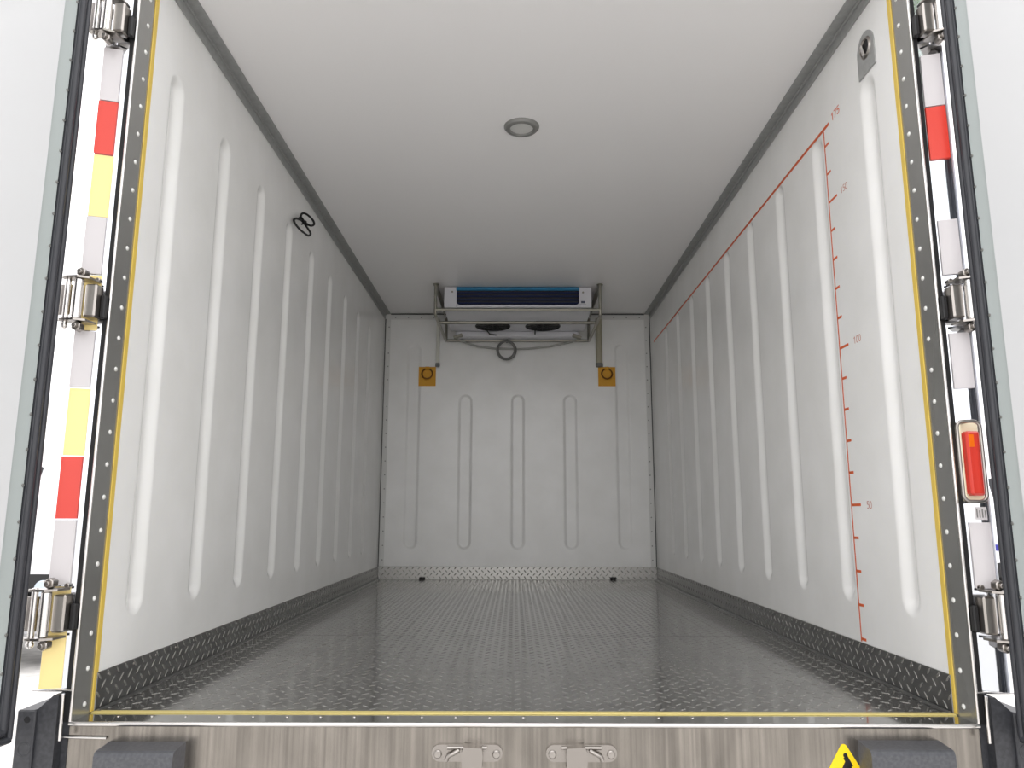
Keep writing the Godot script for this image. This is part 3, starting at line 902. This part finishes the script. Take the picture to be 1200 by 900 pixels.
func rear_fittings() -> void:
	var k: Mk
	var ls := "reflectors on the left rear post"
	var rs := "reflectors on the right rear post"
	plate_on_post("white_reflector", -1, 1.064, 1.107, 1.535, 1.684, M.white_refl, "white reflector above the upper red one on the left rear post", "reflector", 0.006, ls)
	plate_on_post("red_reflector", -1, 1.064, 1.107, 1.386, 1.532, M.red, "upper red reflector on the left rear post", "reflector", 0.006, ls)
	plate_on_post("painted_reflection", -1, 1.063, 1.107, 1.216, 1.383, M.reflection_yellow, "painted pale yellow reflection below the upper red reflector on the left post", "painted reflection", 0.002, ls)  # the yellow pieces paint a yellow reflection onto the polished left post
	plate_on_post("white_reflector", -1, 1.064, 1.107, 1.063, 1.213, M.white_refl, "white reflector right above the middle hinge of the left post", "reflector", 0.006, ls)
	plate_on_post("painted_reflection", -1, 1.063, 1.107, 0.918, 1.060, M.reflection_yellow, "painted pale yellow reflection behind the middle hinge of the left post", "painted reflection", 0.002, ls)
	plate_on_post("white_reflector", -1, 1.064, 1.107, 0.774, 0.915, M.white_refl, "white reflector right below the middle hinge of the left post", "reflector", 0.006, ls)
	plate_on_post("painted_reflection", -1, 1.063, 1.107, 0.607, 0.771, M.reflection_yellow, "painted pale yellow reflection above the lower red reflector on the left post", "painted reflection", 0.002, ls)
	plate_on_post("red_reflector", -1, 1.064, 1.107, 0.457, 0.604, M.red, "lower red reflector on the left rear post", "reflector", 0.006, ls)
	plate_on_post("white_reflector", -1, 1.064, 1.107, 0.303, 0.454, M.white_refl, "white reflector below the lower red one on the left rear post", "reflector", 0.006, ls)
	plate_on_post("painted_reflection", -1, 1.063, 1.107, 0.073, 0.300, M.reflection_yellow, "painted yellow reflection at the foot of the left post around the lowest hinge", "painted reflection", 0.002, ls)
	plate_on_post("white_reflector", 1, 1.054, 1.098, 1.522, 1.668, M.white_refl, "white reflector above the red one on the right rear post", "reflector", 0.006, rs)
	plate_on_post("red_reflector", 1, 1.054, 1.098, 1.374, 1.519, M.red, "red reflector near the top of the right rear post", "reflector", 0.006, rs)
	plate_on_post("white_reflector", 1, 1.056, 1.098, 1.064, 1.208, M.white_refl, "white reflector right above the middle hinge of the right post", "reflector", 0.006, rs)
	plate_on_post("white_reflector", 1, 1.056, 1.098, 0.774, 0.913, M.white_refl, "white reflector right below the middle hinge of the right post", "reflector", 0.006, rs)
	plate_on_post("white_reflector", 1, 1.058, 1.100, 0.301, 0.452, M.white_refl, "white reflector between the tail lamp and the lowest right hinge", "reflector", 0.006, rs)
	var lb := plate_on_post("label_sticker", 1, 1.074, 1.098, 0.458, 0.488, M.white_refl, "small white printed sticker under the tail lamp", "sticker", 0.001)
	k = Mk.new()
	for i in 4: k.box(Vector3(1.077 + 0.0055 * i, 0.463, 0.0878 + 0.0017 * i), Vector3(1.0795 + 0.0055 * i, 0.484 - 0.004 * (i % 2), 0.0896 + 0.0017 * i))
	part("print", k, M.hose, lb)
	# tail lamp with wire guard
	var t := thing("tail_lamp", "upright red tail lamp in a bent wire guard on the right post", "tail lamp", Vector3(1.06, 0.498, 0.09))
	k = Mk.new()
	k.box(Vector3(1.0495, 0.502, 0.0795), Vector3(1.096, 0.690, 0.099), 0.003)
	part("base", k, mat(Color(0.93, 0.90, 0.78), 0.35), t)
	k = Mk.new()
	k.box(Vector3(1.052, 0.514, 0.097), Vector3(1.086, 0.666, 0.122), 0.005)
	part("red_lens", k, M.red, t)
	k = Mk.new()
	k.box(Vector3(1.056, 0.628, 0.122), Vector3(1.068, 0.658, 0.1235), 0.0005)
	part("amber_lens", k, mat(Color(0.95, 0.45, 0.08), 0.25), t)
	k = Mk.new()
	var loop := []
	for c in [[1.063, 0.672, 0.0], [1.040, 0.672, 1.0], [1.040, 0.516, 2.0], [1.063, 0.516, 3.0]]:
		for i in 5:
			var a: float = PI / 2 * (c[2] + i / 4.0)
			loop.append(Vector3(c[0] + 0.016 * cos(a), c[1] + 0.016 * sin(a), 0.134))
	k.tube(loop, 0.0042, 8, true)
	for y in [0.688, 0.500]:
		k.tube([Vector3(1.052, y, 0.134), Vector3(1.056, y, 0.09)], 0.0042, 8)
	part("wire_guard", k, M.steel, t)
	# hinges
	var hl := ["top", "middle", "lowest"]
	for s in [-1.0, 1.0]:
		for i in 3:
			var y: float = [1.757, 0.985, 0.243][i]
			var h := thing("door_hinge", "%s stainless hinge between the %s post and its open door" % [hl[i], side_name(s)], "hinge", Vector3(s * 1.09, y - 0.07, 0.09), "rear door hinges")
			k = Mk.new()
			k.box(Vector3(s * 1.037, y - 0.04, 0.0885), Vector3(s * 1.050, y + 0.02, 0.106), 0.004)
			part("shadow_block", k, M.black, h)  # black block stands in for the soft shadow next to the hinge
			k = Mk.new()
			k.box(Vector3(s * 1.049, y - 0.042, 0.0915), Vector3(s * 1.078, y + 0.042, 0.128), 0.004)
			part("bracket", k, M.steel, h)
			k = Mk.new()
			k.cyl(Vector3(s * 1.088, y - 0.05, 0.136), Vector3(s * 1.088, y + 0.05, 0.136), 0.0115, 18, 0.002)
			part("barrel", k, M.bright, h)
			for e in [-1.0, 1.0]:
				k = Mk.new()
				k.prism([Vector2(1.056, 0.10), Vector2(1.075, 0.096), Vector2(1.124, 0.122), Vector2(1.129, 0.140), Vector2(1.12, 0.150), Vector2(1.085, 0.153), Vector2(1.062, 0.140)], xf(Vector3(s, 0, 0), Vector3(0, 0, 1), Vector3(0, 1, 0), Vector3(0, y, 0)), e * 0.051, e * 0.056)
				part("lug", k, M.steel, h)
				k = Mk.new()
				k.cyl(Vector3(s * 1.084, y + e * 0.068, 0.118), Vector3(s * 1.084, y + e * 0.068, 0.142), 0.012, 6, 0.002)
				k.cyl(Vector3(s * 1.084, y + e * 0.068, 0.142), Vector3(s * 1.084, y + e * 0.068, 0.150), 0.006, 10, 0.001)
				part("bolt", k, M.steel, h)
			k = Mk.new()
			k.cyl(Vector3(s * 1.114, y - 0.062, 0.137), Vector3(s * 1.114, y + 0.058, 0.137), 0.007, 12, 0.001)
			k.ball(Vector3(s * 1.114, y - 0.066, 0.137), 0.009, 10)
			part("pin", k, M.bright, h)
			k = Mk.new()
			k.prism([Vector2(1.108, 0.128), Vector2(1.13, 0.126), Vector2(1.16, 0.116), Vector2(1.20, 0.104), Vector2(1.20, 0.110), Vector2(1.162, 0.122), Vector2(1.132, 0.132), Vector2(1.108, 0.135)], xf(Vector3(s, 0, 0), Vector3(0, 0, 1), Vector3(0, 1, 0), Vector3(0, y, 0)), -0.038, 0.038)
			part("strap", k, M.steel, h)
			k = Mk.new()
			k.cyl(Vector3(s * 1.066, y + 0.06, 0.082), Vector3(s * 1.066, y + 0.06, 0.10), 0.006, 10, 0.001)
			part("stud", k, M.steel, h)
	# black rubber corner guards
	for s in [-1.0, 1.0]:
		var c := thing("corner_guard", "black rubber corner guard at the %s end of the rear beam" % side_name(s), "corner guard", Vector3(s * 1.09, -0.26, 0.09), "rubber corner guards")
		k = Mk.new()
		k.prism([Vector2(1.051, 0.064), Vector2(1.062, 0.064), Vector2(1.095, 0.034), Vector2(1.133, 0.033), Vector2(1.138, -0.26), Vector2(1.05, -0.26)], xf(Vector3(s, 0, 0), Vector3.UP, Vector3(0, 0, 1), Vector3.ZERO), 0.0, 0.112)
		part("body", k, M.rubber, c)
		k = Mk.new()
		k.box(Vector3(s * 1.094, -0.26, 0.11), Vector3(s * 1.135, 0.034, 0.122), 0.005)
		part("raised_face", k, M.rubber, c)
		k = Mk.new()
		k.cyl(Vector3(s * 1.111, 0.014, 0.116), Vector3(s * 1.111, 0.014, 0.1225), 0.0075, 16, 0.0005)
		part("bolt_hole", k, M.black, c)
		k = Mk.new()
		k.ring(Vector3(s * 1.112, -0.048, 0.1215), Vector3(0, 0, 1), 0.014, 0.0018, 24, 6)
		part("embossed_ring", k, M.rubber, c)
	# rubber bumper blocks
	for s in [-1.0, 1.0]:
		k = Mk.new()
		var tp := -0.041 if s < 0 else -0.034
		k.prism([Vector2(0.086, tp), Vector2(0.142, tp - 0.004), Vector2(0.148, tp - 0.007), Vector2(0.152, tp - 0.014), Vector2(0.152, -0.25), Vector2(0.086, -0.25)], xf(Vector3(0, 0, 1), Vector3.UP, Vector3(1, 0, 0), Vector3.ZERO), s * 0.766 if s < 0 else 0.757, s * 0.94)
		solo("rubber_bumper", k, M.bumper, "black rubber bumper block on the %s end of the rear beam face" % side_name(s), "bumper", "rubber bumper blocks")
	# door lock keepers
	for q in [[-0.127, "left"], [0.131, "right"]]:
		var cx: float = q[0]
		var m := -1.0 if cx < 0 else 1.0
		var c := thing("lock_keeper", "%s polished lock keeper bolted to the middle of the rear beam" % q[1], "lock keeper", Vector3(cx, -0.083, 0.086), "lock keepers on the rear beam")
		k = Mk.new()
		var o := []
		for i in 9:
			var a := -PI / 2 + PI * i / 8
			o.append(Vector2(0.062 + 0.018 * cos(a), -0.062 + 0.018 * sin(a)))
		for i in 9:
			var a := PI / 2 + PI * i / 8
			o.append(Vector2(-0.062 + 0.018 * cos(a), -0.062 + 0.018 * sin(a)))
		k.prism(o, xf(Vector3.RIGHT, Vector3.UP, Vector3.BACK, Vector3(cx, 0, 0)), 0.086, 0.093)
		part("base_plate", k, M.keeper, c)
		k = Mk.new()
		k.prism([Vector2(-0.022, -0.045), Vector2(0.018, -0.043), Vector2(0.024, -0.055), Vector2(0.022, -0.095), Vector2(-0.022, -0.095), Vector2(-0.024, -0.06)], xf(Vector3(m, 0, 0), Vector3.UP, Vector3.BACK, Vector3(cx - m * 0.012, 0, 0)), 0.093, 0.118)
		part("keeper_block", k, M.keeper, c)
		k = Mk.new()
		k.tube([Vector3(cx + m * 0.018, -0.054, 0.1), Vector3(cx + m * 0.03, -0.060, 0.103), Vector3(cx + m * 0.042, -0.066, 0.1), Vector3(cx + m * 0.046, -0.076, 0.098)], 0.005, 8)
		k.tube([Vector3(cx - 0.045, -0.05, 0.095), Vector3(cx + 0.045, -0.05, 0.095)], 0.004, 8)
		part("spring_arm", k, M.steel, c)
		for s in [-1.0, 1.0]:
			k = Mk.new()
			k.cyl(Vector3(cx + s * 0.066, -0.064, 0.092), Vector3(cx + s * 0.066, -0.064, 0.098), 0.009, 14, 0.002)
			k.cyl(Vector3(cx + s * 0.066, -0.064, 0.098), Vector3(cx + s * 0.066, -0.064, 0.1), 0.004, 6)
			part("bolt", k, M.steel, c)
	# yellow warning triangle
	k = Mk.new()
	var tri := []
	for c in [[0.0, -0.050, PI / 2], [-0.047, -0.128, PI * 7 / 6], [0.047, -0.128, PI * 11 / 6]]:
		for i in 5:
			var a: float = c[2] + PI / 3 * (i / 2.0 - 1.0)
			tri.append(Vector2(0.724 + c[0] + 0.008 * cos(a), c[1] + 0.008 * sin(a)))
	k.prism(tri, Transform3D.IDENTITY, 0.086, 0.0868)
	var ws := solo("warning_sticker", k, mat(Color(0.98, 0.84, 0.05), 0.4), "yellow triangular warning sticker beside the right rubber bumper", "sticker")
	k = Mk.new()
	k.cyl(Vector3(0.7265, -0.066, 0.0868), Vector3(0.7265, -0.066, 0.0872), 0.005, 14)
	for q in [[0.732, -0.080, 0.5, 0.012], [0.722, -0.096, -0.5, 0.016], [0.735, -0.1, 0.2, 0.014], [0.717, -0.116, 0.3, 0.012]]:
		k.obox(Transform3D(Basis(Vector3.BACK, q[2]), Vector3(q[0], q[1], 0.087)), Vector3(0.0055, q[3], 0.0002))
	part("pictogram", k, M.black, ws)
